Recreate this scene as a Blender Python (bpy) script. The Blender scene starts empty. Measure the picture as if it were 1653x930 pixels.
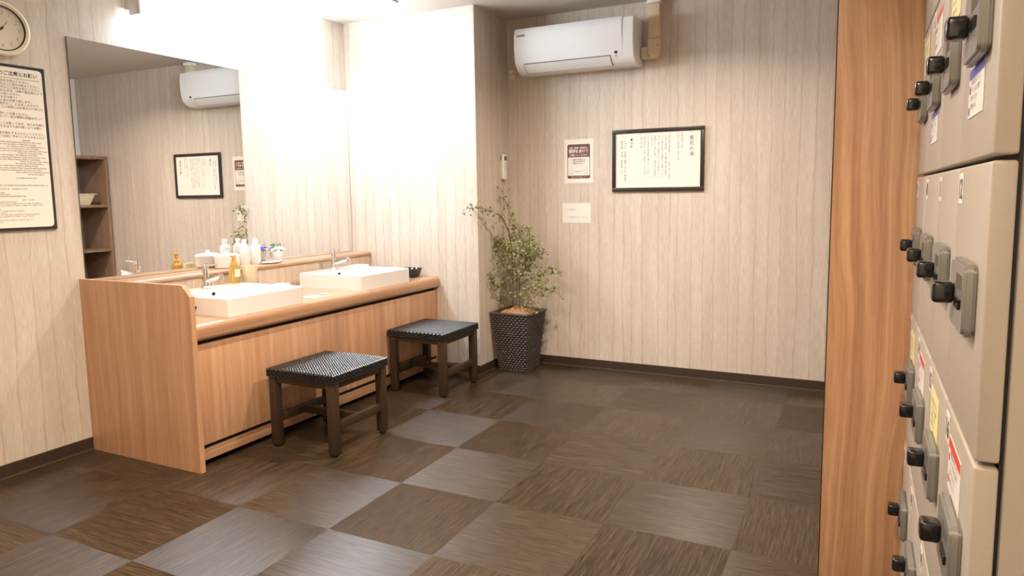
import bpy, bmesh, math, random
from mathutils import Vector, Matrix
S = bpy.context.scene
COL = S.collection
random.seed(7)
PI = math.pi

# ------------------------------------------------------------------ camera
F, YAW, PIT, ROL = 1124.966, -.454674, -.111211, -.013536
CX, CY, CZ = 3.3197, -1.8613, 1.2002
PPX, PPY = 14.396, -24.521
fw = Vector((math.sin(YAW)*math.cos(PIT), math.cos(YAW)*math.cos(PIT), math.sin(PIT)))
rt0 = Vector((math.cos(YAW), -math.sin(YAW), 0)); up0 = rt0.cross(fw)
rt = math.cos(ROL)*rt0 + math.sin(ROL)*up0
up = -math.sin(ROL)*rt0 + math.cos(ROL)*up0
cd = bpy.data.cameras.new('camera'); cam = bpy.data.objects.new('camera', cd); COL.objects.link(cam)
cam.matrix_world = Matrix(((rt.x, up.x, -fw.x, CX), (rt.y, up.y, -fw.y, CY), (rt.z, up.z, -fw.z, CZ), (0, 0, 0, 1)))
cd.sensor_width = 36; cd.lens = F*36/1653; cd.shift_x = -PPX/1653; cd.shift_y = PPY/1653
cd.clip_start = .02; cd.clip_end = 50
S.camera = cam

# ------------------------------------------------------------------ light levels
S.view_settings.view_transform = 'Standard'; S.view_settings.look = 'None'
S.view_settings.gamma = 1; S.view_settings.use_curve_mapping = False
S.view_settings.exposure = 1.3
WORLD = .25
DOWN_W = 16            # each ceiling downlight
VANITY_E = 31          # emission of the lamp cover above the mirror
PANEL_E = 5
w = bpy.data.worlds.new('world'); S.world = w; w.use_nodes = True
w.node_tree.nodes['Background'].inputs[0].default_value = (1, .9, .78, 1)
w.node_tree.nodes['Background'].inputs[1].default_value = WORLD
WARM = (1, .86, .71); COOL = (.76, .88, 1.0); WARMER = (1, .77, .54)

# ------------------------------------------------------------------ materials
def mat(name):
    m = bpy.data.materials.new(name); m.use_nodes = True
    nt = m.node_tree; b = nt.nodes['Principled BSDF']
    return m, nt, b
def N(nt, t, **k):
    n = nt.nodes.new(t)
    for a, v in k.items():
        if a == 'ins':
            for i, x in v.items(): n.inputs[i].default_value = x
        else: setattr(n, a, v)
    return n
def lk(nt, a, b): nt.links.new(a, b)
def plain(name, col, rough=.5, metal=0, spec=.5, bump=0, bscale=300, trans=0, coat=0, ior=1.45, emit=0, ecol=None, alpha=1, sss=0, varies=0):
    m, nt, b = mat(name)
    b.inputs['Base Color'].default_value = (*col, 1); b.inputs['Roughness'].default_value = rough
    b.inputs['Metallic'].default_value = metal; b.inputs['Specular IOR Level'].default_value = spec
    b.inputs['Transmission Weight'].default_value = trans; b.inputs['IOR'].default_value = ior
    b.inputs['Coat Weight'].default_value = coat; b.inputs['Coat Roughness'].default_value = .08
    b.inputs['Alpha'].default_value = alpha
    if emit:
        b.inputs['Emission Color'].default_value = (*(ecol or col), 1); b.inputs['Emission Strength'].default_value = emit
    tc = N(nt, 'ShaderNodeTexCoord')
    if bump or varies:
        n = N(nt, 'ShaderNodeTexNoise', ins={'Scale': bscale, 'Detail': 3}); lk(nt, tc.outputs['Object'], n.inputs['Vector'])
    if bump:
        bp = N(nt, 'ShaderNodeBump', ins={'Strength': bump, 'Distance': .001}); lk(nt, n.outputs['Fac'], bp.inputs['Height']); lk(nt, bp.outputs[0], b.inputs['Normal'])
    if varies:
        mx = N(nt, 'ShaderNodeMix', data_type='RGBA')
        mx.inputs[6].default_value = (*[c*(1-varies) for c in col], 1); mx.inputs[7].default_value = (*[min(1, c*(1+varies)) for c in col], 1)
        lk(nt, n.outputs['Fac'], mx.inputs[0]); lk(nt, mx.outputs[2], b.inputs['Base Color'])
    return m
def M_(nt, op, a, b=None, c=None):
    n = N(nt, 'ShaderNodeMath', operation=op)
    for i, x in enumerate((a, b, c)):
        if x is None: continue
        if isinstance(x, (int, float)): n.inputs[i].default_value = x
        else: lk(nt, x, n.inputs[i])
    return n.outputs[0]
def noise(nt, x=None, y=None, z=None, scale=1, detail=2, rough=.5, vec=None):
    n = N(nt, 'ShaderNodeTexNoise', ins={'Scale': scale, 'Detail': detail, 'Roughness': rough})
    if vec is None:
        c = N(nt, 'ShaderNodeCombineXYZ')
        for i, s in enumerate((x, y, z)):
            if s is not None:
                if isinstance(s, (int, float)): c.inputs[i].default_value = s
                else: lk(nt, s, c.inputs[i])
        vec = c.outputs[0]
    lk(nt, vec, n.inputs['Vector']); return n.outputs['Fac']
def ramp(nt, fac, stops):
    r = N(nt, 'ShaderNodeValToRGB'); lk(nt, fac, r.inputs[0])
    e = r.color_ramp.elements
    while len(e) < len(stops): e.new(.5)
    for i, (p, c) in enumerate(stops):
        e[i].position = p; e[i].color = (*c, 1) if len(c) == 3 else c
    return r.outputs[0]
def wallpaper():
    m, nt, b = mat('wood_look_wallpaper')
    tc = N(nt, 'ShaderNodeTexCoord'); sp = N(nt, 'ShaderNodeSeparateXYZ'); lk(nt, tc.outputs['Object'], sp.inputs[0])
    u = M_(nt, 'ADD', sp.outputs[0], sp.outputs[1]); z = sp.outputs[2]
    wob = noise(nt, M_(nt, 'MULTIPLY', u, 9), M_(nt, 'MULTIPLY', z, 2.2), scale=1, detail=3)
    wob2 = noise(nt, M_(nt, 'MULTIPLY', u, 30), M_(nt, 'MULTIPLY', z, 14), scale=1, detail=1)
    u2 = M_(nt, 'ADD', M_(nt, 'ADD', u, M_(nt, 'MULTIPLY', wob, .05)), M_(nt, 'MULTIPLY', wob2, .006))
    v = N(nt, 'ShaderNodeTexVoronoi', voronoi_dimensions='1D', feature='DISTANCE_TO_EDGE', ins={'Scale': 13, 'Randomness': .8}); lk(nt, u2, v.inputs['W'])
    line = ramp(nt, v.outputs['Distance'], [(0, (1, 1, 1)), (.03, (.7, .7, .7)), (.085, (0, 0, 0))])
    gap = noise(nt, M_(nt, 'MULTIPLY', u, 20), M_(nt, 'MULTIPLY', z, 5), scale=1, detail=3)
    lf = M_(nt, 'MULTIPLY', line, M_(nt, 'MULTIPLY_ADD', gap, 1.5, -.25))
    lf.node.use_clamp = True
    fib = noise(nt, M_(nt, 'MULTIPLY', u, 330), M_(nt, 'MULTIPLY', z, 16), scale=1, detail=3)
    big = noise(nt, M_(nt, 'MULTIPLY', u, 16), M_(nt, 'MULTIPLY', z, 1.2), scale=1, detail=2)
    base = ramp(nt, M_(nt, 'ADD', M_(nt, 'MULTIPLY', fib, .6), M_(nt, 'MULTIPLY', big, .4)), [(.32, (.53, .44, .355)), (.66, (.72, .635, .55))])
    mx = N(nt, 'ShaderNodeMix', data_type='RGBA'); lk(nt, M_(nt, 'MULTIPLY', lf, .66), mx.inputs[0]); lk(nt, base, mx.inputs[6]); mx.inputs[7].default_value = (.36, .245, .15, 1)
    lk(nt, mx.outputs[2], b.inputs['Base Color'])
    b.inputs['Roughness'].default_value = .5; b.inputs['Specular IOR Level'].default_value = .35
    hgt = M_(nt, 'ADD', M_(nt, 'MULTIPLY', fib, .6), M_(nt, 'MULTIPLY', lf, -.8))
    bp = N(nt, 'ShaderNodeBump', ins={'Strength': .35, 'Distance': .0012}); lk(nt, hgt, bp.inputs['Height']); lk(nt, bp.outputs[0], b.inputs['Normal'])
    return m
def wood(name, axis, dark, light, freq=22, rough=.35, stretch=.9, contrast=1.0, coat=.15, seed=0.0, wav=.05):
    # axis: 'z' vertical grain, 'y' or 'x' grain along that axis
    m, nt, b = mat(name)
    tc = N(nt, 'ShaderNodeTexCoord'); sp = N(nt, 'ShaderNodeSeparateXYZ'); lk(nt, tc.outputs['Object'], sp.inputs[0])
    X, Y, Z = sp.outputs
    if axis == 'z': u, l = M_(nt, 'ADD', X, Y), Z
    elif axis == 'y': u, l = M_(nt, 'ADD', X, M_(nt, 'MULTIPLY', Z, 1.3)), Y
    else: u, l = M_(nt, 'ADD', Y, M_(nt, 'MULTIPLY', Z, 1.3)), X
    u = M_(nt, 'ADD', u, seed)
    wob = noise(nt, M_(nt, 'MULTIPLY', u, 3), M_(nt, 'MULTIPLY', l, .8), scale=1, detail=2)
    u2 = M_(nt, 'ADD', u, M_(nt, 'MULTIPLY', wob, wav))
    a = noise(nt, M_(nt, 'MULTIPLY', u2, freq), M_(nt, 'MULTIPLY', l, stretch), scale=1, detail=4, rough=.65)
    f = noise(nt, M_(nt, 'MULTIPLY', u2, 420), M_(nt, 'MULTIPLY', l, 14), scale=1, detail=2)
    t = M_(nt, 'ADD', M_(nt, 'MULTIPLY', a, .8), M_(nt, 'MULTIPLY', f, .2))
    mid = tuple((p+q)/2 for p, q in zip(dark, light))
    c = ramp(nt, t, [(.5-.17/contrast, dark), (.5, mid), (.5+.17/contrast, light)])
    lk(nt, c, b.inputs['Base Color'])
    b.inputs['Roughness'].default_value = rough; b.inputs['Coat Weight'].default_value = coat; b.inputs['Coat Roughness'].default_value = .2
    bp = N(nt, 'ShaderNodeBump', ins={'Strength': .12, 'Distance': .0006}); lk(nt, f, bp.inputs['Height']); lk(nt, bp.outputs[0], b.inputs['Normal'])
    return m
TX0 = 1.615; TS = .45
def floor_mat():
    m, nt, b = mat('woven_vinyl_tiles')
    tc = N(nt, 'ShaderNodeTexCoord'); sp = N(nt, 'ShaderNodeSeparateXYZ'); lk(nt, tc.outputs['Object'], sp.inputs[0])
    tx = M_(nt, 'DIVIDE', M_(nt, 'ADD', sp.outputs[0], -TX0 + 18), TS); ty = M_(nt, 'DIVIDE', M_(nt, 'ADD', sp.outputs[1], 18), TS)
    ix = M_(nt, 'FLOOR', tx); iy = M_(nt, 'FLOOR', ty)
    par = M_(nt, 'MODULO', M_(nt, 'ADD', ix, iy), 2)          # 0/1 quarter-turned tiles
    def fld(fa, fb, seed):
        A = noise(nt, M_(nt, 'MULTIPLY', sp.outputs[0], fb), M_(nt, 'MULTIPLY', sp.outputs[1], fa), M_(nt, 'MULTIPLY_ADD', iy, 3.7, seed), scale=1, detail=3, rough=.6)   # grain along x
        B = noise(nt, M_(nt, 'MULTIPLY', sp.outputs[0], fa), M_(nt, 'MULTIPLY', sp.outputs[1], fb), M_(nt, 'MULTIPLY_ADD', ix, 5.3, seed), scale=1, detail=3, rough=.6)   # grain along y
        k = N(nt, 'ShaderNodeMix', data_type='FLOAT'); lk(nt, par, k.inputs[0]); lk(nt, B, k.inputs[2]); lk(nt, A, k.inputs[3])
        return k.outputs[0]
    g1 = fld(190, 7, 0); g2 = fld(480, 18, 9)
    g = M_(nt, 'ADD', M_(nt, 'MULTIPLY', g1, .6), M_(nt, 'MULTIPLY', g2, .4))
    wn = N(nt, 'ShaderNodeTexWhiteNoise', noise_dimensions='2D'); cb = N(nt, 'ShaderNodeCombineXYZ'); lk(nt, ix, cb.inputs[0]); lk(nt, iy, cb.inputs[1]); lk(nt, cb.outputs[0], wn.inputs['Vector'])
    c = ramp(nt, M_(nt, 'ADD', g, M_(nt, 'MULTIPLY_ADD', wn.outputs['Value'], .05, -.025)), [(.38, (.018, .0108, .006)), (.5, (.044, .027, .0145)), (.64, (.092, .060, .035))])
    # seams
    fx = M_(nt, 'FRACT', tx); fy = M_(nt, 'FRACT', ty)
    dx = M_(nt, 'MINIMUM', fx, M_(nt, 'SUBTRACT', 1, fx)); dy = M_(nt, 'MINIMUM', fy, M_(nt, 'SUBTRACT', 1, fy))
    seam = M_(nt, 'LESS_THAN', M_(nt, 'MINIMUM', dx, dy), .0022)
    mx = N(nt, 'ShaderNodeMix', data_type='RGBA'); lk(nt, M_(nt, 'MULTIPLY', seam, .6), mx.inputs[0]); lk(nt, c, mx.inputs[6]); mx.inputs[7].default_value = (.035, .025, .018, 1)
    lk(nt, mx.outputs[2], b.inputs['Base Color'])
    b.inputs['Roughness'].default_value = .34; b.inputs['Specular IOR Level'].default_value = .44
    b.inputs['Anisotropic'].default_value = .88       # glossy threads: the lobe opens across the grain
    tg = N(nt, 'ShaderNodeCombineXYZ'); lk(nt, M_(nt, 'SUBTRACT', 1, par), tg.inputs[0]); lk(nt, par, tg.inputs[1]); lk(nt, tg.outputs[0], b.inputs['Tangent'])
    bp = N(nt, 'ShaderNodeBump', ins={'Strength': .35, 'Distance': .0010}); lk(nt, g, bp.inputs['Height']); lk(nt, bp.outputs[0], b.inputs['Normal'])
    return m
MT = {}
MT['wallpaper'] = wallpaper()
MT['floor'] = floor_mat()
MT['ceiling'] = plain('painted_ceiling', (.66, .60, .53), .8, bump=.1, bscale=120)
MT['white_wall'] = plain('white_painted_wall', (.8, .77, .72), .7)
MT['base'] = plain('dark_brown_skirting', (.05, .032, .022), .4, varies=.1, bscale=30)
MT['base_lip'] = plain('skirting_lip', (.10, .07, .05), .35)
OD, OL = (.42, .215, .112), (.63, .365, .215)
MT['wood_v'] = wood('orange_laminate_vertical', 'z', OD, OL, 26)
MT['wood_y'] = wood('orange_laminate_long', 'y', (.35, .18, .092), (.52, .305, .178), 40, rough=.28, coat=.4)
MT['wood_back'] = wood('pale_laminate_back', 'z', (.58, .44, .33), (.78, .65, .53), 70)
MT['wood_part'] = wood('partition_laminate', 'z', (.36, .18, .09), (.66, .395, .235), 34, stretch=.6, wav=.16, seed=4.3, contrast=1.15)
MT['wood_shelf'] = wood('shaded_shelf_laminate', 'z', (.20, .115, .070), (.31, .19, .12), 18)  # brown darkened to carry the shade of the deep shelf interior
MT['dark_gap'] = plain('dark_gap', (.02, .014, .01), .7)
MT['ceramic'] = plain('white_ceramic', (.84, .80, .76), .12, coat=.6)
MT['chrome'] = plain('chrome', (.82, .83, .85), .08, metal=1)
MT['mirror'] = plain('mirror_silver', (.93, .93, .91), .0, metal=1)
MT['mirror_edge'] = plain('mirror_edge_glass', (.10, .13, .11), .2)
MT['black'] = plain('black_plastic', (.008, .008, .009), .22, coat=.3)
MT['blackmatte'] = plain('black_rubber', (.012, .011, .010), .6)
MT['frame_dark'] = plain('dark_brown_frame', (.035, .025, .02), .35)
MT['grey_lock'] = plain('grey_metallic_plastic', (.24, .235, .225), .32, metal=.4, bump=.15, bscale=900)
MT['locker'] = plain('locker_paint', (.36, .315, .265), .42, bump=.25, bscale=700)
MT['cream'] = plain('cream_plastic', (.80, .70, .52), .35)
MT['face'] = plain('clock_face', (.78, .70, .54), .45)
MT['white_plastic'] = plain('white_plastic', (.88, .88, .87), .22, coat=.3)
MT['beige_plastic'] = plain('beige_plastic', (.74, .60, .41), .35)
MT['grey_line'] = plain('grey_seam', (.22, .19, .17), .5)
MT['paper'] = plain('paper', (.83, .78, .71), .55)
MT['cream_paper'] = plain('cream_board', (.88, .81, .70), .45)
MT['ink'] = plain('ink', (.03, .022, .018), .6)
MT['ink_grey'] = plain('grey_ink', (.15, .13, .12), .6)
MT['brown_print'] = plain('brown_print', (.16, .062, .042), .5)
MT['ink_light'] = plain('pale_ink', (.42, .40, .38), .6)
MT['bronze'] = plain('bronze_paint', (.050, .029, .016), .40, metal=0, spec=.35, varies=.08, bscale=40)
MT['wicker_blk'] = plain('black_wicker', (.012, .011, .011), .22, coat=.7, bump=.2, bscale=260, varies=.3)
MT['wicker_brn'] = plain('brown_black_wicker', (.075, .060, .050), .34, coat=.2, bump=.2, bscale=260, varies=.4)
MT['leaf'] = plain('olive_leaf', (.27, .28, .10), .4, varies=.75, bscale=60)
MT['stem'] = plain('brown_stem', (.14, .065, .035), .6)
MT['kraft'] = plain('brown_kraft_paper', (.42, .235, .115), .7, bump=.5, bscale=40, varies=.2)
MT['amber'] = plain('amber_liquid', (.95, .72, .26), .06, trans=.8, ior=1.36)
MT['pump'] = plain('amber_pump_plastic', (.62, .33, .09), .3)
MT['label'] = plain('bottle_label', (.85, .76, .5), .5)
MT['frost'] = plain('frosted_plastic', (.92, .85, .62), .3, trans=.5)
MT['pinkwhite'] = plain('pearly_white_plastic', (.84, .80, .78), .25, coat=.2)
MT['petal_white'] = plain('white_petals', (.85, .84, .82), .6)
MT['petal_blue'] = plain('blue_petals', (.16, .18, .62), .6)
MT['petal_yellow'] = plain('yellow_centres', (.80, .68, .12), .6)
MT['green'] = plain('bright_green_leaf', (.10, .26, .04), .5, varies=.3, bscale=90)
MT['purple'] = plain('purple_print', (.08, .06, .32), .5)
MT['red'] = plain('red_print', (.55, .05, .04), .5)
MT['yellowlab'] = plain('yellow_label', (.68, .60, .30), .5)
MT['vinyl'] = plain('white_label', (.66, .62, .58), .45)
MT['lamp'] = plain('lamp_cover', (.9, .9, .9), .4, emit=VANITY_E, ecol=COOL)
MT['panel'] = plain('ceiling_panel_diffuser', (.9, .9, .9), .4, emit=PANEL_E, ecol=COOL)
MT['down'] = plain('downlight_diffuser', (.9, .9, .9), .4, emit=12, ecol=WARM)
MT['housing'] = plain('lamp_housing', (.62, .58, .55), .4)
MT['basket'] = plain('cream_basket', (.74, .64, .46), .5, bump=.2, bscale=200)
MT['card'] = plain('pale_card', (.66, .46, .33), .35)

# ------------------------------------------------------------------ mesh helpers
def BM(): return bmesh.new()
def bx(bm, x0, x1, y0, y1, z0, z1, bev=0, seg=2):
    vs = [bm.verts.new(p) for p in ((x0, y0, z0), (x1, y0, z0), (x1, y1, z0), (x0, y1, z0), (x0, y0, z1), (x1, y0, z1), (x1, y1, z1), (x0, y1, z1))]
    fs = [bm.faces.new([vs[i] for i in q]) for q in ((3, 2, 1, 0), (4, 5, 6, 7), (0, 1, 5, 4), (1, 2, 6, 5), (2, 3, 7, 6), (3, 0, 4, 7))]
    if bev:
        es = {e for f in fs for e in f.edges}
        bmesh.ops.bevel(bm, geom=list(es), offset=bev, segments=seg, affect='EDGES', profile=.5)
    return bm
def prism(bm, pts, axis, a, b, bev=0):
    """polygon pts extruded along axis from a to b. axis x: pts=(y,z); y: (x,z); z: (x,y)"""
    def P(p, t): return {'x': (t, p[0], p[1]), 'y': (p[0], t, p[1]), 'z': (p[0], p[1], t)}[axis]
    A = [bm.verts.new(P(p, a)) for p in pts]; B = [bm.verts.new(P(p, b)) for p in pts]
    n = len(pts); fs = [bm.faces.new(A[::-1]), bm.faces.new(B)]
    for i in range(n): fs.append(bm.faces.new((A[i], A[(i+1) % n], B[(i+1) % n], B[i])))
    if bev: bmesh.ops.bevel(bm, geom=list(set(fs[0].edges) | set(fs[1].edges)), offset=bev, segments=2, affect='EDGES')
    bmesh.ops.recalc_face_normals(bm, faces=[f for f in bm.faces])
    return bm
def lathe(bm, prof, c, n=24, sx=1, sy=1):
    rings = []
    for r, z in prof:
        rings.append([bm.verts.new((c[0]+max(r, 1e-4)*sx*math.cos(2*PI*k/n), c[1]+max(r, 1e-4)*sy*math.sin(2*PI*k/n), c[2]+z)) for k in range(n)])
    for a, b in zip(rings, rings[1:]):
        for k in range(n): bm.faces.new((a[k], a[(k+1) % n], b[(k+1) % n], b[k]))
    bm.faces.new(rings[0][::-1]); bm.faces.new(rings[-1])
    return bm
def tube(bm, pts, rad, n=8):
    pts = [Vector(p) for p in pts]
    if not isinstance(rad, (list, tuple)): rad = [rad]*len(pts)
    rings = []; side = None
    for i, p in enumerate(pts):
        d = (pts[min(i+1, len(pts)-1)] - pts[max(i-1, 0)]).normalized()
        if side is None: side = d.orthogonal().normalized()
        side = (side - d*side.dot(d)).normalized(); up_ = d.cross(side)
        rings.append([bm.verts.new(p + rad[i]*(math.cos(2*PI*k/n)*side + math.sin(2*PI*k/n)*up_)) for k in range(n)])
    for a, b in zip(rings, rings[1:]):
        for k in range(n): bm.faces.new((a[k], a[(k+1) % n], b[(k+1) % n], b[k]))
    bm.faces.new(rings[0][::-1]); bm.faces.new(rings[-1])
    return bm
def quad(bm, *p): bm.faces.new([bm.verts.new(q) for q in p]); return bm
def rrect(x0, x1, y0, y1, r, n=5):
    out = []
    for cx, cy, a0 in ((x1-r, y1-r, 0), (x0+r, y1-r, PI/2), (x0+r, y0+r, PI), (x1-r, y0+r, 1.5*PI)):
        for k in range(n+1):
            a = a0+PI/2*k/n; out.append((cx+r*math.cos(a), cy+r*math.sin(a)))
    return out
def weave(bm, P00, P10, P11, P01, nu, nv, amp=.0022, sub=4, phase=0, brick=.5):
    """woven face between four corners: strands over and under, as real relief"""
    P00, P10, P11, P01 = map(Vector, (P00, P10, P11, P01))
    nrm = (P10-P00).cross(P01-P00).normalized()
    U, V = nu*sub, nv*sub
    g = []
    for j in range(V+1):
        row = []
        for i in range(U+1):
            u, v = i/U, j/V
            p = (P00*(1-u)+P10*u)*(1-v)+(P01*(1-u)+P11*u)*v
            cv = v*nv; r = min(int(cv), nv-1)
            hv = abs(math.sin(PI*cv))**.6
            hu = .15+.85*abs(math.cos(PI*(u*nu*.5+(r % 2)*brick+phase)))**.7
            h = amp*(hv*hu-.35)
            if i in (0, U) or j in (0, V): h = 0
            row.append(bm.verts.new(p+nrm*h))
        g.append(row)
    for j in range(V):
        for i in range(U): bm.faces.new((g[j][i], g[j][i+1], g[j+1][i+1], g[j+1][i]))
    return bm
def text_bm(s, size, origin, right, upv, align='LEFT', line=1.0, bold=0, maxw=None):
    cu = bpy.data.curves.new('t', 'FONT'); cu.body = s; cu.size = size; cu.resolution_u = 2
    cu.align_x = align; cu.space_line = line; cu.offset = bold
    o = bpy.data.objects.new('t', cu); COL.objects.link(o)
    bpy.context.view_layer.update()
    dg = bpy.context.evaluated_depsgraph_get()
    me = bpy.data.meshes.new_from_object(o.evaluated_get(dg))
    r = Vector(right).normalized(); u = Vector(upv).normalized(); n = r.cross(u)
    k = 1
    if maxw and me.vertices:
        wd = max(v.co.x for v in me.vertices)-min(v.co.x for v in me.vertices)
        if wd > maxw: k = maxw/wd
    me.transform(Matrix.Diagonal((k, 1, 1, 1)))
    Mx = Matrix(((r.x, u.x, n.x, origin[0]), (r.y, u.y, n.y, origin[1]), (r.z, u.z, n.z, origin[2]), (0, 0, 0, 1)))
    me.transform(Mx)
    bm = BM(); bm.from_mesh(me)
    bpy.data.objects.remove(o); bpy.data.curves.remove(cu); bpy.data.meshes.remove(me)
    return bm
def vtext(s, size, origin, right, upv, step=1.08):
    """a vertical column of characters"""
    out = BM(); r = Vector(right); u = Vector(upv); o = Vector(origin)
    for k, ch in enumerate(s):
        if ch in ' 　': continue
        b = text_bm(ch, size, o - u*(size*step*(k+.85)), right, upv, 'CENTER')
        merge(out, b)
    return out
def merge(dst, src):
    mp = {v: dst.verts.new(v.co) for v in src.verts}
    for f in src.faces:
        try: dst.faces.new([mp[v] for v in f.verts])
        except ValueError: pass
    src.free(); return dst
def origin_of(p):
    o = Vector((0, 0, 0))
    while p is not None: o += Vector(p.location); p = p.parent
    return o
def obj(name, parts, m=None, parent=None, smooth=True, loc=None):
    """parts: a bmesh with material key m, or a list of (bmesh, material key): ONE mesh object"""
    if not isinstance(parts, list): parts = [(parts, m)]
    me = bpy.data.meshes.new(name); out = BM(); keys = []
    for b, k in parts:
        if k not in keys: keys.append(k)
        mi = keys.index(k); mp = {v: out.verts.new(v.co) for v in b.verts}
        for f in b.faces:
            try: nf = out.faces.new([mp[v] for v in f.verts])
            except ValueError: continue
            nf.material_index = mi; nf.smooth = smooth
        b.free()
    out.to_mesh(me); out.free()
    for k in keys: me.materials.append(MT[k])
    o = bpy.data.objects.new(name, me); COL.objects.link(o)
    if parent is not None:
        me.transform(Matrix.Translation(-origin_of(parent))); o.parent = parent
    elif loc is not None:
        me.transform(Matrix.Translation(-Vector(loc))); o.location = loc
    if smooth:
        try: me.set_sharp_from_angle(angle=math.radians(32))
        except Exception: pass
    return o
def tag(o, label, cat, group=None):
    o['label'] = label; o['category'] = cat
    if group: o['group'] = group
    return o
def thing(name, label, cat, loc=(0, 0, 0), group=None):
    o = bpy.data.objects.new(name, None); COL.objects.link(o); o.location = loc; o.empty_display_size = .05
    return tag(o, label, cat, group)
def struct(name, bm, m, smooth=False):
    o = obj(name, bm, m, smooth=smooth); o['kind'] = 'structure'; return o
def copy_tree(o, parent=None):
    c = o.copy(); COL.objects.link(c); c.parent = parent
    for ch in list(o.children): copy_tree(ch, c)
    return c

# ------------------------------------------------------------------ the room
Y1, X1, Y2, H, XR, YF = 2.144, 1.05, 2.609, 2.408, 3.82, -3.2
T = .1
struct('floor', bx(BM(), -T, XR+T, YF-T, Y2+T, -.05, 0), 'floor')
struct('ceiling', bx(BM(), -T, XR+T, YF-T, Y2+T, H, H+.05), 'ceiling')
struct('wall_left', bx(BM(), -T, 0, YF-T, Y1+.3, 0, H), 'wallpaper')
struct('wall_stub', bx(BM(), 0, X1, Y1, Y2+T, 0, H), 'wallpaper')
struct('wall_back', bx(BM(), X1, XR+T, Y2, Y2+T, 0, H), 'wallpaper')
struct('wall_right', bx(BM(), XR, XR+T, YF, Y2, 0, H), 'white_wall')
struct('wall_front', bx(BM(), -T, XR, YF-T, YF, 0, H), 'white_wall')
HB = .062
def skirting(name, x0, x1, y0, y1, lip):
    a = bx(BM(), x0, x1, y0, y1, 0, HB, .0015)
    b = bx(BM(), *lip, 0, .008, .0015)
    o = obj(name, [(a, 'base'), (b, 'base_lip')], smooth=False); o['kind'] = 'structure'
skirting('baseboard_left', 0, .008, YF, .165, (.008, .013, YF, .165))
skirting('baseboard_stub', .77, X1+.008, Y1-.008, Y1, (.77, X1+.013, Y1-.013, Y1-.008))
skirting('baseboard_recess', X1, X1+.008, Y1, Y2, (X1+.008, X1+.013, Y1-.008, Y2))
skirting('baseboard_back', X1+.008, 3.38, Y2-.008, Y2, (X1+.013, 3.38, Y2-.013, Y2-.008))

# wooden partition beyond the lockers
pt = thing('partition_panel', 'tall orange-brown wood-grain partition at the far end of the locker bank', 'partition', (3.24, .30, 0))
obj('panel', bx(BM(), 3.243, XR-.001, .300, .336, 0, H-.001, .002), 'wood_part', pt)
obj('edge_gap_shade', bx(BM(), 3.240, 3.2428, .302, .334, 0, H-.001), 'dark_gap', pt)  # near-black strip standing in for the shaded gap along the edge

# ------------------------------------------------------------------ mirror and the lamp above it
mr = thing('wall_mirror', 'large frameless mirror on the left wall above the washbasin counter', 'mirror', (0, 1.17, .81))
obj('glass_back', bx(BM(), .0005, .005, .195, 2.142, .8115, 1.953), 'mirror_edge', mr)
obj('mirror_face', quad(BM(), (.0056, .1965, .8125), (.0056, 2.1405, .8125), (.0056, 2.1405, 1.9515), (.0056, .1965, 1.9515)), 'mirror', mr, smooth=False)
LY0, LY1 = .50, 1.80
lp = thing('vanity_lamp', 'long glowing white wall lamp above the mirror', 'lamp', (0, 1.15, 2.11))
obj('back_plate', bx(BM(), .0005, .03, LY0, LY1, 2.135, 2.235, .002), 'housing', lp)
for ya, yb in ((LY0, LY0+.012), (LY1-.012, LY1)):
    obj('end_cap', bx(BM(), .028, .105, ya, yb, 2.108, 2.238, .003), 'housing', lp)
obj('lamp_cover', prism(BM(), [(.03, 2.112)]+[(.075+.028*math.cos(a), 2.173+.062*math.sin(a)) for a in [(-90+18*i)*PI/180 for i in range(11)]]+[(.03, 2.234)], 'y', LY0+.012, LY1-.012), 'lamp', lp)

# ceiling panel light over the counter
cl = thing('ceiling_light', 'recessed square white ceiling light above the far washbasin', 'ceiling light', (.455, 1.645, H))
for a in ((.235, .243, 1.43, 1.86), (.667, .675, 1.43, 1.86)): obj('frame_strip', bx(BM(), *a, H-.006, H-.0002), 'grey_line', cl)
obj('diffuser', bx(BM(), .244, .666, 1.43, 1.86, H-.004, H-.0005), 'panel', cl)

# round downlights further out in the room
def downlight(x, y, watts, label, col=WARM):
    t = thing('downlight', label, 'ceiling light', (x, y, H), 'warm ceiling downlights')
    ring = lathe(BM(), [(.045, 0), (.062, 0), (.062, -.004), (.05, -.006), (.045, -.003)], (x, y, H), 28)
    obj('trim_ring', ring, 'white_plastic', t)
    obj('diffuser', lathe(BM(), [(.0, -.0022), (.044, -.0022), (.044, -.0008), (0, -.0008)], (x, y, H), 24), 'down', t)
    l = bpy.data.lights.new('downlight_lamp', 'AREA'); l.shape = 'DISK'; l.size = .09; l.energy = watts; l.color = col; l.spread = math.radians(150)
    o = bpy.data.objects.new('downlight_lamp', l); COL.objects.link(o); o.parent = t; o.location = (0, 0, -.012)
downlight(2.35, 1.35, DOWN_W, 'ceiling downlight nearest the air conditioner wall')
downlight(1.55, -.35, DOWN_W, 'ceiling downlight over the middle of the floor in front of the clock')
downlight(2.35, -.95, DOWN_W*.8, 'ceiling downlight nearest the lockers', WARMER)
downlight(3.0, -2.45, DOWN_W*1.1, 'ceiling downlight behind the viewpoint', WARMER)

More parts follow.
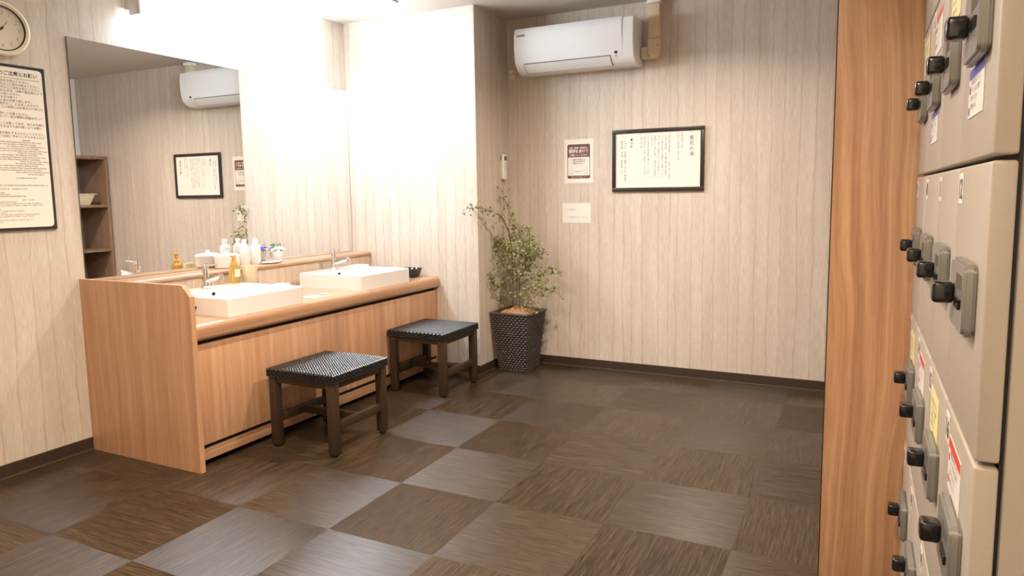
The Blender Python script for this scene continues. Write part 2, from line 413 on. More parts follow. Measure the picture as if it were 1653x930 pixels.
# ------------------------------------------------------------------ washbasin counter
CZT = .655
vn = thing('vanity_counter', 'long wood-laminate washbasin counter along the mirror wall', 'counter', (0, .165, 0))
sp_ = BM(); prism(sp_, [(.0015, 0), (.735, 0), (.735, .0), (.752, 0), (.752, .785), (.705, .833), (.0015, .833)], 'y', .165, .190)
obj('side_panel', sp_, 'wood_v', vn, smooth=False)
prof = [(.0, .575+.04)] # bullnose worktop
prof = [(.02, CZT-.03), (.02, CZT), (.715, CZT)] + [(.715+.028*math.sin(a), CZT-.028+.028*math.cos(a)) for a in [k*PI/12 for k in range(1, 7)]] \
     + [(.743, .603)] + [(.723+.020*math.cos(a), .601-.020*math.sin(a)) for a in [k*PI/8 for k in range(1, 5)]] + [(.69, .581), (.69, CZT-.03)]
obj('worktop', prism(BM(), prof, 'y', .191, Y1-.0015), 'wood_y', vn)
obj('front_board', bx(BM(), .64, .69, .191, Y1-.0015, .05, .5805), 'dark_gap', vn)
for ya, yb in ((.193, 1.178), (1.181, 2.134)):
    obj('cabinet_panel', bx(BM(), .695, .715, ya, yb, .105, .563, .0012), 'wood_v', vn)
obj('end_filler', bx(BM(), .70, .722, 2.136, Y1-.0012, .0, .58), 'wood_v', vn)
obj('plinth', bx(BM(), .66, .70, .191, 2.136, .028, .082, .001), 'wood_y', vn)
obj('backsplash', bx(BM(), .0015, .155, .191, Y1-.0015, CZT+.0005, .782), 'wood_back', vn)
lg = [(.0065, .783), (.0065, .811), (.158, .811)]+[(.158+.014*math.sin(a), .797+.014*math.cos(a)) for a in [k*PI/10 for k in range(1, 11)]]
obj('ledge', prism(BM(), lg, 'y', .191, Y1-.0015), 'wood_y', vn)
ZL = .811

def basin(y0, label):
    x0, x1, y1, zb, zt = .225, .705, y0+.49, CZT, .742
    t = thing('washbasin', label, 'basin', ((x0+x1)/2, y0+.245, zb), 'rectangular washbasins')
    bm = BM()
    out = rrect(x0, x1, y0, y1, .012, 3); inn = rrect(x0+.135, x1-.016, y0+.016, y1-.016, .03, 6)
    # outer shell
    n = len(out)
    A = [bm.verts.new((p[0], p[1], zb)) for p in out]; B = [bm.verts.new((p[0], p[1], zt-.004)) for p in out]
    oi = rrect(x0+.004, x1-.004, y0+.004, y1-.004, .010, 3); Cc = [bm.verts.new((p[0], p[1], zt)) for p in oi]
    bm.faces.new(A[::-1])
    for i in range(n):
        j = (i+1) % n; bm.faces.new((A[i], A[j], B[j], B[i])); bm.faces.new((B[i], B[j], Cc[j], Cc[i]))
    m = len(inn); cxm, cym = (x0+.135+x1-.016)/2, (y0+y1)/2
    rings = []
    for s, z in ((1, zt), (.985, zt-.004), (.96, zt-.03), (.90, zt-.062), (.80, zt-.074), (.3, zt-.078), (.06, zt-.080)):
        rings.append([bm.verts.new((cxm+(p[0]-cxm)*s, cym+(p[1]-cym)*s, z)) for p in inn])
    for a, b in zip(rings, rings[1:]):
        for i in range(m): bm.faces.new((a[i], a[(i+1) % m], b[(i+1) % m], b[i]))
    bm.faces.new(rings[-1])
    # top rim between outer loop and bowl edge
    e = [bm.edges.get((Cc[i], Cc[(i+1) % n])) for i in range(n)] + [bm.edges.get((rings[0][i], rings[0][(i+1) % m])) for i in range(m)]
    bmesh.ops.bridge_loops(bm, edges=e)
    bmesh.ops.recalc_face_normals(bm, faces=list(bm.faces))
    obj('bowl', bm, 'ceramic', t)
    dr = lathe(BM(), [(.0, .0), (.024, .0), (.026, .003), (.018, .006), (0, .006)], (cxm, cym, zt-.079), 20); obj('drain', dr, 'chrome', t)
    ov = BM(); tube(ov, [(x0+.1395, y0+.205, zt-.022), (x0+.147, y0+.205, zt-.020)], .0085, 14); obj('overflow_hole', ov, 'black', t)
    return t
basin(.405, 'white rectangular washbasin nearest the wooden side panel')
basin(1.36, 'white rectangular washbasin at the far end of the counter')

def faucet(y, label):
    x = .275; z = .742
    t = thing('faucet', label, 'faucet', (x, y, z+.0005), 'chrome mixer faucets')
    obj('body', lathe(BM(), [(.027, 0), (.027, .004), (.020, .010), (.0165, .05), (.0165, .098)], (x, y, z+.0005), 24), 'chrome', t)
    sp = BM(); tube(sp, [(x+.008, y, z+.040), (x+.05, y, z+.052), (x+.10, y, z+.066), (x+.118, y, z+.068)], [.012, .0125, .0135, .0135], 16)
    tube(sp, [(x+.112, y, z+.066), (x+.114, y, z+.045)], [.0125, .0115], 16)
    obj('spout', sp, 'chrome', t)
    hd = lathe(BM(), [(.0175, .100), (.0175, .120), (.0165, .128), (.004, .130)], (x, y, z+.0005), 24)
    lv = BM(); tube(lv, [(x, y, z+.121), (x+.055, y, z+.124), (x+.088, y, z+.124)], [.005, .0042, .0035], 10)
    obj('handle', [(hd, 'chrome'), (lv, 'chrome')], None, t)
faucet(.645, 'chrome mixer faucet on the basin nearest the wooden side panel')
faucet(1.625, 'chrome mixer faucet on the far basin')

# ---- items on the counter
def pump_bottle(x, y, z):
    t = thing('soap_pump_bottle', 'amber pump bottle of hand soap standing beside the near faucet', 'bottle', (x, y, z))
    b = BM(); pts = []
    for zz, s in ((0, .9), (.004, 1), (.072, 1.0), (.084, .95), (.093, .75), (.098, .45)):
        pts.append([b.verts.new((x+px*s, y+py*s, z+zz)) for px, py in rrect(-.021, .021, -.031, .031, .014, 4)])
    for a, c in zip(pts, pts[1:]):
        for i in range(len(a)): b.faces.new((a[i], a[(i+1) % len(a)], c[(i+1) % len(a)], c[i]))
    b.faces.new(pts[0][::-1]); b.faces.new(pts[-1]); obj('bottle_body', b, 'amber', t)
    obj('collar', lathe(BM(), [(.019, .097), (.019, .112), (.012, .116), (.012, .128), (.0085, .132), (.0085, .142)], (x, y, z), 20), 'pump', t)
    n = BM(); bx(n, x-.010, x+.012, y-.022, y+.010, z+.142, z+.152, .003); obj('pump_head', n, 'pump', t)
    lb = BM(); bx(lb, x+.0212, x+.0216, y-.017, y+.017, z+.034, z+.074); obj('label_sticker', lb, 'label', t)
pump_bottle(.235, .868, .7425)
def tumbler(x, y, z):
    t = thing('frosted_tumbler', 'tall flared pale yellow translucent cup beside the pump bottle', 'cup', (x, y, z))
    n = 40; b = BM(); rings = []
    for r, zz in ((.030, 0), (.031, .003), (.034, .09), (.040, .145), (.048, .172), (.045, .172), (.037, .144), (.031, .09), (.028, .006)):
        rings.append([b.verts.new((x+r*(1+.05*math.cos(10*2*PI*k/n)*(zz/.17))*math.cos(2*PI*k/n), y+r*(1+.05*math.cos(10*2*PI*k/n)*(zz/.17))*math.sin(2*PI*k/n), z+zz)) for k in range(n)])
    for a, c in zip(rings, rings[1:]):
        for i in range(n): b.faces.new((a[i], a[(i+1) % n], c[(i+1) % n], c[i]))
    b.faces.new(rings[0][::-1]); b.faces.new(rings[-1])
    obj('cup_body', b, 'frost', t)
tumbler(.240, .968, .6555)
def canister(x, y):
    t = thing('white_canister', 'round white lidded canister on the wooden ledge by the mirror', 'canister', (x, y, ZL+.0005))
    obj('body', lathe(BM(), [(.060, 0), (.066, .004), (.068, .05), (.068, .060)], (x, y, ZL+.0005), 36, .92, 1.05), 'pinkwhite', t)
    obj('lid', lathe(BM(), [(.070, .0605), (.070, .068), (.052, .077), (.018, .082), (.010, .084), (.012, .092), (.008, .096), (.002, .097)], (x, y, ZL+.0005), 36, .92, 1.05), 'white_plastic', t)
canister(.083, .955)
def lotion(x, y, label):
    t = thing('lotion_bottle', label, 'bottle', (x, y, ZL+.0005), 'white lotion bottles on the ledge')
    obj('body', lathe(BM(), [(.026, 0), (.028, .004), (.029, .10), (.026, .112), (.015, .122), (.0135, .126)], (x, y, ZL+.0005), 28), 'pinkwhite', t)
    obj('cap', lathe(BM(), [(.0145, .1265), (.0145, .150), (.013, .153)], (x, y, ZL+.0005), 24), 'white_plastic', t)
lotion(.085, 1.082, 'white lotion bottle on the ledge, beside the lidded canister')
lotion(.075, 1.172, 'white lotion bottle on the ledge, beside the flower pot')
ds = thing('oval_dish', 'flat oval white dish on the wooden ledge below the lotion bottles', 'dish', (.13, 1.22, ZL+.0005))
obj('dish_body', lathe(BM(), [(.020, 0), (.032, .004), (.038, .010), (.036, .011), (.03, .006), (.0, .004)], (.130, 1.24, ZL+.0005), 32, 1, 2.0), 'white_plastic', ds)
def flower_pot(x, y):
    t = thing('flower_pot', 'small pale pot of white and blue artificial flowers on the ledge', 'potted flowers', (x, y, ZL+.0005))
    z = ZL+.0005
    obj('pot', lathe(BM(), [(.026, 0), (.028, .003), (.037, .060), (.0385, .064), (.035, .064), (.032, .056), (0, .054)], (x, y, z), 28), 'pinkwhite', t)
    rnd = random.Random(3)
    def blobs(col, n, cx, cy, cz, R, r):
        b = BM()
        for _ in range(n):
            a = rnd.uniform(0, 2*PI); e = rnd.uniform(.1, PI/2)
            c = (cx+R*math.cos(a)*math.cos(e), cy+R*math.sin(a)*math.cos(e), cz+R*.8*math.sin(e))
            for k in range(5):
                aa = 2*PI*k/5+a
                p = Vector(c)+Vector((math.cos(aa), math.sin(aa), .3))*r*.7
                bmesh.ops.create_icosphere(b, subdivisions=1, radius=r*.55, matrix=Matrix.Translation(p))
        return b
    obj('white_blossoms', [(blobs(0, 46, x+.006, y, z+.060, .034, .010), 'petal_white'), (blobs(0, 5, x+.012, y+.012, z+.056, .034, .004), 'petal_yellow')], None, t)
    obj('blue_blossoms', blobs(0, 14, x-.022, y-.004, z+.066, .028, .007), 'petal_blue', t)
    g = BM()
    for _ in range(60):
        a = rnd.uniform(0, 2*PI); r = rnd.uniform(.01, .034); zz = z+rnd.uniform(.058, .108)
        c = Vector((x-.010+r*math.cos(a), y+r*math.sin(a), zz)); d = Vector((rnd.uniform(-1, 1), rnd.uniform(-1, 1), .8)).normalized()*.011; s = d.orthogonal().normalized()*.0035
        quad(g, c-d*.6, c+s, c+d, c-s)
    obj('leaves', g, 'green', t)
flower_pot(.078, 1.345)
sd = thing('soap_dish', 'low oval white soap dish behind the near basin, beyond the cup', 'dish', (.22, 1.0, CZT))
obj('dish_base', lathe(BM(), [(.03, 0), (.034, .004), (.044, .020), (.042, .023), (.03, .016), (0, .014)], (.255, 1.045, CZT+.0005), 28, .8, 1.15), 'white_plastic', sd)
obj('soap_bar', lathe(BM(), [(.02, .016), (.032, .020), (.034, .030), (.026, .038), (.006, .041)], (.255, 1.045, CZT+.0005), 28, .75, 1.1), 'ceramic', sd)
bxo = thing('cotton_box', 'small open white box on the counter between the two basins', 'box', (.22, 1.19, CZT))
b = BM(); bx(b, .19, .26, 1.15, 1.25, CZT+.0005, CZT+.004); bx(b, .19, .193, 1.15, 1.25, CZT+.004, CZT+.04, .001); bx(b, .257, .26, 1.15, 1.25, CZT+.004, CZT+.04, .001)
bx(b, .193, .257, 1.15, 1.153, CZT+.004, CZT+.04, .001); bx(b, .193, .257, 1.247, 1.25, CZT+.004, CZT+.04, .001)
obj('box_shell', b, 'white_plastic', bxo)
b = BM()
rnd = random.Random(5)
for k in range(14): bmesh.ops.create_icosphere(b, subdivisions=2, radius=.011, matrix=Matrix.Translation((rnd.uniform(.206, .244), rnd.uniform(1.166, 1.234), CZT+.015+rnd.uniform(0, .018))))
obj('cotton', b, 'petal_white', bxo)
def tray(cx, cy, label, full):
    t = thing('amenity_tray', label, 'tray', (cx, cy, CZT+.0005), 'black amenity trays')
    b = BM(); z = CZT+.0005; R = []
    for s, zz in ((.72, 0), (.75, .004), (1, .060), (.965, .060), (.70, .008)):
        R.append([b.verts.new((cx+px*s, cy+py*s, z+zz)) for px, py in rrect(-.072, .072, -.056, .056, .010, 3)])
    for a, c in zip(R, R[1:]):
        for i in range(len(a)): b.faces.new((a[i], a[(i+1) % len(a)], c[(i+1) % len(a)], c[i]))
    b.faces.new(R[0][::-1]); b.faces.new(R[-1])
    obj('tray_body', b, 'black', t)
    return t
tray(.565, 2.045, 'black flared tray at the far end of the counter beside the wall', 1)
tray(.548, .256, 'black flared tray between the wooden side panel and the near basin', 0)
for k, (dx, dy) in enumerate(((-.03, -.02), (.01, .0), (.045, .015))):
    p = BM(); a = .5+.35*k
    tube(p, [(.565+dx*.8-.02*math.cos(a), 2.045+dy-.018*math.sin(a), CZT+.0165), (.565+dx*.8+.022*math.cos(a), 2.045+dy+.012*math.sin(a), CZT+.062)], .006, 8)
    tag(obj('wrapped_sachet', p, 'pinkwhite', loc=(.565+dx*.8, 2.045+dy, CZT+.0165)), ('white wrapped sachet in the far black tray, the one nearest the mirror', 'white wrapped sachet in the middle of the far black tray', 'white wrapped sachet in the far black tray, the one nearest the counter front')[k], 'sachet', 'sachets in the far tray')
sw = thing('folded_towel', 'small white folded cloth behind the far basin', 'towel', (.20, 1.90, CZT))
b = BM(); 
for k in range(4): bx(b, .17+.003*k, .29-.002*k, 1.865, 1.985-.003*k, CZT+.0006+.021*k, CZT+.0006+.021*k+.0205, .008, 3)
obj('cloth', b, 'petal_white', sw)
cdx = thing('counter_notice', 'thin clear card with faint brown print lying between the basins', 'card', (.58, 1.10, CZT))
b = bx(BM(), .545, .665, 1.02, 1.20, CZT+.0004, CZT+.0012)
b2 = BM(); bx(b2, .56, .60, 1.03, 1.10, CZT+.0012, CZT+.0015); b3 = BM()
for k in range(5): bx(b3, .56+.018*k, .568+.018*k, 1.115, 1.185, CZT+.0012, CZT+.0015)
obj('card_sheet', [(b, 'card'), (b2, 'paper'), (b3, 'brown_print')], None, cdx)

# ------------------------------------------------------------------ stools
def make_stool(x0, x1, y0, y1, label):
    ztop, zs = .388, .350
    t = thing('wicker_stool', label, 'stool', ((x0+x1)/2, (y0+y1)/2, 0), 'black wicker stools')
    L = .042; i_ = .006
    for lx in (x0+i_, x1-i_-L):
        for ly in (y0+i_, y1-i_-L):
            a = bx(BM(), lx, lx+L, ly, ly+L, .012, zs-.001, .003)
            lg_ = obj('leg', a, 'bronze', t)
            f = lathe(BM(), [(.014, 0), (.016, .003), (.016, .0118)], (lx+L/2, ly+L/2, 0), 16); obj('foot_pad', f, 'blackmatte', lg_)
    # aprons under the seat
    a = BM()
    for ly in (y0+i_, y1-i_-L): bx(a, x0+i_+L+.0005, x1-i_-L-.0005, ly+.006, ly+L-.006, zs-.030, zs-.002, .002)
    for lx in (x0+i_, x1-i_-L): bx(a, lx+.006, lx+L-.006, y0+i_+L+.0005, y1-i_-L-.0005, zs-.030, zs-.002, .002)
    obj('apron', a, 'bronze', t)
    for lx in (x0+i_, x1-i_-L):
        obj('side_rail', bx(BM(), lx+.008, lx+L-.008, y0+i_+L+.0005, y1-i_-L-.0005, .118, .158, .002), 'bronze', t)
    ym = (y0+y1)/2
    obj('cross_rail', bx(BM(), x0+i_+L-.0065, x1-i_-L+.0065, ym-.014, ym+.014, .118, .156, .002), 'bronze', t)
    s = BM(); e = .003
    X0, X1_, Y0_, Y1_ = x0, x1, y0, y1
    weave(s, (X1_, Y0_, ztop), (X1_, Y1_, ztop), (X0, Y1_, ztop), (X0, Y0_, ztop), 56, 24, .0060, 4, 0, 0)
    weave(s, (X0, Y0_, zs), (X1_, Y0_, zs), (X1_, Y0_, ztop), (X0, Y0_, ztop), 30, 4, .0075, 4)
    weave(s, (X1_, Y0_, zs), (X1_, Y1_, zs), (X1_, Y1_, ztop), (X1_, Y0_, ztop), 30, 4, .0075, 4)
    weave(s, (X1_, Y1_, zs), (X0, Y1_, zs), (X0, Y1_, ztop), (X1_, Y1_, ztop), 30, 4, .0075, 4)
    weave(s, (X0, Y1_, zs), (X0, Y0_, zs), (X0, Y0_, ztop), (X0, Y1_, ztop), 30, 4, .0075, 4)
    quad(s, (X0, Y0_, zs), (X0, Y1_, zs), (X1_, Y1_, zs), (X1_, Y0_, zs))
    obj('seat', s, 'wicker_blk', t)
    return t
st = make_stool(.772, 1.180, .545, .960, 'black wicker stool in front of the near basin, closest to the camera')
s2 = copy_tree(st); s2.location = (st.location[0]-.048, st.location[1]+1.02, 0); s2['label'] = 'black wicker stool in front of the far basin, beside the wall end'

# ------------------------------------------------------------------ potted plant
PX, PY, PZ = 1.204, 2.418, .40
pp = thing('potted_tree', 'small-leaved green artificial tree in a tapered dark wicker pot in the corner', 'potted plant', (PX, PY, 0))
wp = BM(); a, c = .101, .143
def sq(h, z): return [(PX-h, PY-h, z), (PX+h, PY-h, z), (PX+h, PY+h, z), (PX-h, PY+h, z)]
Bq, Tq = sq(a, .0), sq(c, PZ)
for k in range(4):
    weave(wp, Bq[k], Bq[(k+1) % 4], Tq[(k+1) % 4], Tq[k], 18, 25, .014, 5)
Ti, Di = sq(c-.018, PZ), sq(c-.022, PZ-.05)
for k in range(4):
    j = (k+1) % 4; quad(wp, Tq[k], Tq[j], Ti[j], Ti[k]); quad(wp, Ti[k], Ti[j], Di[j], Di[k])
quad(wp, *[(x, y, z+.0) for x, y, z in Bq][::-1]); quad(wp, *sq(c-.022, PZ-.06))
obj('wicker_pot', wp, 'wicker_brn', pp)
rim = BM()
for k in range(4): tube(rim, [Tq[k], Tq[(k+1) % 4]], .009, 10)
obj('rim', rim, 'wicker_brn', pp)
kp = BM(); rnd = random.Random(11); R1 = []
for ring, (rr, zz) in enumerate(((.122, PZ-.035), (.105, PZ-.008), (.075, PZ+.006), (.045, PZ+.018), (.018, PZ+.030))):
    R1.append([kp.verts.new((PX+rr*max(-1, min(1, 1.25*math.cos(2*PI*k/26)))+rnd.uniform(-.004, .004), PY+rr*max(-1, min(1, 1.25*math.sin(2*PI*k/26)))+rnd.uniform(-.004, .004), zz+rnd.uniform(-.012, .012)*(ring > 0))) for k in range(26)])
for A_, B_ in zip(R1, R1[1:]):
    for k in range(26): kp.faces.new((A_[k], A_[(k+1) % 26], B_[(k+1) % 26], B_[k]))
kp.faces.new(R1[-1])
obj('kraft_paper', kp, 'kraft', pp, smooth=False)
# branches: (dx, z) read off the tree's outline, with a depth of their own
BR = [
 ([(1.166, 2.418, 0.392), (1.172, 2.408, 0.65), (1.175, 2.388, 0.84), (1.171, 2.348, 0.966), (1.168, 2.258, 1.06), (1.129, 2.158, 1.105), (1.073, 2.108, 1.124), (1.009, 2.078, 1.116)], 0.0042),
 ([(1.209, 2.428, 0.393), (1.206, 2.433, 0.617), (1.252, 2.438, 0.713), (1.271, 2.438, 0.838), (1.303, 2.428, 0.978)], 0.0045),
 ([(1.196, 2.408, 0.395), (1.205, 2.408, 0.573), (1.199, 2.403, 0.667)], 0.0035),
 ([(1.17, 2.398, 0.87), (1.195, 2.408, 0.978), (1.155, 2.418, 1.071), (1.111, 2.428, 1.148), (1.089, 2.438, 1.229)], 0.0022),
 ([(1.153, 2.388, 0.415), (1.108, 2.338, 0.569), (1.051, 2.298, 0.611), (1.042, 2.278, 0.675)], 0.002),
 ([(1.128, 2.448, 0.404), (1.033, 2.438, 0.484), (0.952, 2.418, 0.447)], 0.0018),
 ([(1.225, 2.418, 0.588), (1.36, 2.388, 0.656), (1.453, 2.368, 0.69), (1.539, 2.358, 0.685)], 0.0018),
 ([(1.246, 2.388, 0.436), (1.377, 2.348, 0.527), (1.436, 2.328, 0.586), (1.53, 2.318, 0.561)], 0.0018),
 ([(1.162, 2.418, 0.649), (1.104, 2.368, 0.738), (1.064, 2.348, 0.84), (1.113, 2.358, 0.91)], 0.0022),
 ([(1.248, 2.438, 0.705), (1.357, 2.398, 0.789), (1.429, 2.368, 0.824)], 0.002),
 ([(1.235, 2.418, 0.667), (1.345, 2.358, 0.739), (1.385, 2.338, 0.84), (1.366, 2.338, 0.893)], 0.002),
 ([(1.232, 2.398, 0.418), (1.324, 2.358, 0.473), (1.386, 2.318, 0.44)], 0.0016),
 ([(1.172, 2.398, 0.808), (1.115, 2.368, 0.855), (1.078, 2.368, 0.894)], 0.0018),
 ([(1.185, 2.398, 0.699), (1.105, 2.438, 0.803), (1.078, 2.458, 0.88)], 0.0018),
 ([(1.267, 2.418, 0.824), (1.245, 2.388, 0.934), (1.221, 2.368, 0.988)], 0.0018),
 ([(1.218, 2.398, 0.622), (1.21, 2.348, 0.736), (1.242, 2.328, 0.815), (1.218, 2.338, 0.89)], 0.0018),
 ([(1.164, 2.398, 0.501), (1.079, 2.428, 0.565), (1.096, 2.438, 0.636)], 0.0016),
 ([(1.267, 2.388, 0.687), (1.343, 2.328, 0.825), (1.312, 2.318, 0.893)], 0.0016),
 ([(1.266, 2.368, 0.55), (1.36, 2.368, 0.585), (1.389, 2.398, 0.629)], 0.0016),
 ([(1.263, 2.398, 0.732), (1.258, 2.358, 0.813), (1.298, 2.348, 0.952)], 0.0016)]
stm = BM(); lv = BM(); rnd = random.Random(21)
def leaf(c, r):
    c = Vector(c); c.y = min(c.y, Y2-.02)
    if c.x < X1+.015 and c.y > Y1-.02: c.x = X1+.015
    n = Vector((rnd.uniform(-1, 1), rnd.uniform(-1.2, .6), rnd.uniform(-.2, 1.2))).normalized()
    s = n.orthogonal().normalized(); s = (Matrix.Rotation(rnd.uniform(0, 6.28), 3, n) @ s); q = n.cross(s)
    v = [lv.verts.new(c + s*r*a_ + q*r*b_ + n*r*h_) for a_, b_, h_ in ((-1, 0, .25), (-.45, .72, .1), (.45, .72, .1), (1, 0, .3), (.45, -.72, .1), (-.45, -.72, .1))]
    m0 = lv.verts.new(c - n*r*.15)
    for k in range(6): lv.faces.new((v[k], v[(k+1) % 6], m0))
for pts, r in BR:
    P = [Vector(p) for p in pts]
    # subdivide
    Q = []
    for i in range(len(P)-1):
        for k in range(4): Q.append(P[i].lerp(P[i+1], k/4))
    Q.append(P[-1])
    for q in Q:
        if q.x < X1+.012 and q.y > Y1-.012: q.x = X1+.012
    nQ = len(Q)
    tube(stm, Q, [r*(1-.6*i/nQ) for i in range(nQ)], 6)
    for i, q in enumerate(Q):
        if r > .0038 and (i/nQ < .5 if len(pts) < 6 else i/nQ < .45): continue
        if r == .0035: continue
        dens = 6 if q.z < PZ+.62 else 3
        if pts[0][2] < .45 and i/nQ < .35: continue
        for k in range(dens):
            d = Vector((rnd.gauss(0, .024), rnd.gauss(0, .024), rnd.gauss(0, .022)))
            if k == 0 or rnd.random() < .25: tube(stm, [q, q+d*.6, q+d], [.0009, .0008, .0006], 4)
            leaf(q+d, rnd.uniform(.0075, .0115))
            if rnd.random() < .45: leaf(q+d+Vector((rnd.gauss(0, .007), rnd.gauss(0, .007), rnd.gauss(0, .007))), rnd.uniform(.0065, .010))
obj('stems', stm, 'stem', pp)
fo = obj('foliage', lv, 'leaf', pp, smooth=False)

# ------------------------------------------------------------------ air conditioner and its pipe duct
ac = thing('air_conditioner', 'white wall-mounted air conditioner high on the back wall', 'air conditioner', (1.62, Y2, 2.0))
AX0, AX1 = 1.213, 2.027
pf = [(0, 2.006), (.06, 2.000), (.13, 2.004), (.175, 2.020), (.202, 2.052), (.214, 2.10), (.218, 2.17), (.216, 2.24), (.208, 2.276), (.196, 2.286), (.02, 2.288), (0, 2.285)]
def acp(o): return [(Y2-.0005-d, z) for d, z in o]
obj('body', prism(BM(), acp(pf), 'x', AX0+.002, AX1-.002, .004), 'white_plastic', ac)
fp = [(.205, 2.060), (.2145, 2.10), (.2205, 2.17), (.2215, 2.24), (.212, 2.278), (.203, 2.287), (.2, 2.283), (.2, 2.06)]
obj('front_panel', prism(BM(), acp(fp), 'x', AX0, AX1-.072, .003), 'white_plastic', ac)
lvp = [(.205, 2.055), (.178, 2.0215), (.150, 2.006), (.149, 2.010), (.172, 2.027), (.197, 2.058)]
obj('louver', prism(BM(), acp([(d+.0035, z-.0015) for d, z in lvp]), 'x', AX0+.07, AX1-.155), 'white_plastic', ac)
g = BM()
prism(g, acp([(.2075, 2.060), (.2045, 2.0545), (.200, 2.056), (.203, 2.062)]), 'x', AX0+.065, AX1-.15)
prism(g, acp([(.154, 2.009), (.146, 2.0045), (.145, 2.008)]), 'x', AX0+.065, AX1-.15)
for x in (AX0+.065, AX1-.152): prism(g, acp([(.206, 2.054), (.180, 2.0205), (.150, 2.005), (.148, 2.01), (.172, 2.028), (.199, 2.058)]), 'x', x, x+.0025)
obj('louver_gap', g, 'grey_line', ac)
g = BM()
for k in range(26): bx(g, AX0+.03+k*.028, AX0+.045+k*.028, Y2-.19, Y2-.05, 2.2875, 2.2885)
obj('top_grille', g, 'grey_line', ac)
g = BM(); bx(g, AX1-.125, AX1-.105, Y2-.2105, Y2-.2065, 2.066, 2.082); g2 = BM(); bx(g2, AX1-.120, AX1-.113, Y2-.207, Y2-.203, 2.048, 2.058)
obj('display', [(g, 'ink'), (g2, 'ink_light')], None, ac)
tb = text_bm('DAIKIN', .018, (AX0+.022, Y2-.2235, 2.232), (1, 0, 0), (0, 0, 1), bold=.0006); obj('brand_mark', tb, 'ink', ac)

dc = thing('pipe_duct', 'beige plastic pipe duct bending up from the air conditioner to the ceiling', 'duct', (2.1, Y2, 2.08))
b = BM(); prism(b, rrect(2.0285, 2.078, 2.045, 2.117, .004, 2), 'y', Y2-.062, Y2-.0005, .006); obj('horizontal_cover', b, 'beige_plastic', dc)
b = BM(); el = [(2.079, 2.043), (2.118, 2.043)]+[(2.118+.03*math.sin(a_), 2.073-.03*math.cos(a_)) for a_ in [k*PI/12 for k in range(1, 7)]]+[(2.148, 2.165), (2.072, 2.165), (2.072, 2.125), (2.079, 2.119)]
prism(b, el, 'y', Y2-.066, Y2-.0005, .006); obj('elbow', b, 'beige_plastic', dc)
b = BM(); bx(b, 2.0735, 2.1465, Y2-.062, Y2-.0005, 2.166, H-.03, .006); obj('vertical_cover', b, 'beige_plastic', dc)
b = BM(); bx(b, 2.066, 2.154, Y2-.069, Y2-.0005, H-.0295, H-.0005, .003); obj('ceiling_collar', b, 'white_plastic', dc)
for x, z in ((2.085, 2.058), (2.137, 2.12)): obj('screw', tube(BM(), [(x, Y2-.068, z), (x, Y2-.0655, z)], .004, 10), 'ink_grey', dc)
ol = thing('wall_outlet', 'small beige wall outlet with a plug below the left end of the air conditioner', 'outlet', (1.10, Y2, 2.03))
obj('cover_plate', bx(BM(), 1.066, 1.118, Y2-.008, Y2-.0005, 2.000, 2.075, .002), 'beige_plastic', ol)
obj('plug', bx(BM(), 1.080, 1.106, Y2-.034, Y2-.0085, 2.040, 2.064, .004), 'cream', ol)
b = BM(); tube(b, [(1.107, Y2-.028, 2.052), (1.14, Y2-.04, 2.038), (1.18, Y2-.05, 2.018), (1.22, Y2-.055, 1.996), (1.225, Y2-.05, 1.999)], .0035, 8); obj('cord', b, 'cream', ol)

# remote control in its holder on the recess side wall
rm = thing('remote_control', 'white air-conditioner remote in a holder on the narrow side wall', 'remote', (X1, 2.50, 1.30))
obj('holder', bx(BM(), X1+.0005, X1+.010, 2.470, 2.530, 1.306, 1.44, .003), 'beige_plastic', rm)
rb = bx(BM(), X1+.0105, X1+.030, 2.474, 2.526, 1.312, 1.482, .005, 3)
sc = bx(BM(), X1+.0302, X1+.0306, 2.482, 2.518, 1.440, 1.468); bt = BM()
for r_ in range(4):
    for q_ in range(2): bx(bt, X1+.0302, X1+.0308, 2.485+q_*.018, 2.497+q_*.018, 1.375+r_*.014, 1.382+r_*.014)
obj('remote_body', rb, 'white_plastic', rm); obj('display', sc, 'ink_grey', rm); obj('button', bt, 'beige_plastic', rm)

# ------------------------------------------------------------------ papers and frames on the back wall
RX, UZ = (1, 0, 0), (0, 0, 1)
fx0, fx1, fz0, fz1 = 1.824, 2.424, 1.214, 1.614
fm = thing('framed_notice', 'dark-framed landscape notice with vertical Japanese text on the back wall', 'framed notice', ((fx0+fx1)/2, Y2, fz0))
b = BM(); w_ = .024
bx(b, fx0, fx1, Y2-.018, Y2-.0005, fz0, fz0+w_, .002); bx(b, fx0, fx1, Y2-.018, Y2-.0005, fz1-w_, fz1, .002)
bx(b, fx0, fx0+w_, Y2-.018, Y2-.0005, fz0+w_, fz1-w_, .002); bx(b, fx1-w_, fx1, Y2-.018, Y2-.0005, fz0+w_, fz1-w_, .002)
obj('frame', b, 'frame_dark', fm)
sheet = bx(BM(), fx0+w_, fx1-w_, Y2-.010, Y2-.006, fz0+w_, fz1-w_)
yy = Y2-.0104; big_, sm_, hd_ = BM(), BM(), BM()
merge(big_, vtext('香花の湯', .030, (2.345, yy, 1.562), RX, UZ, 1.12))
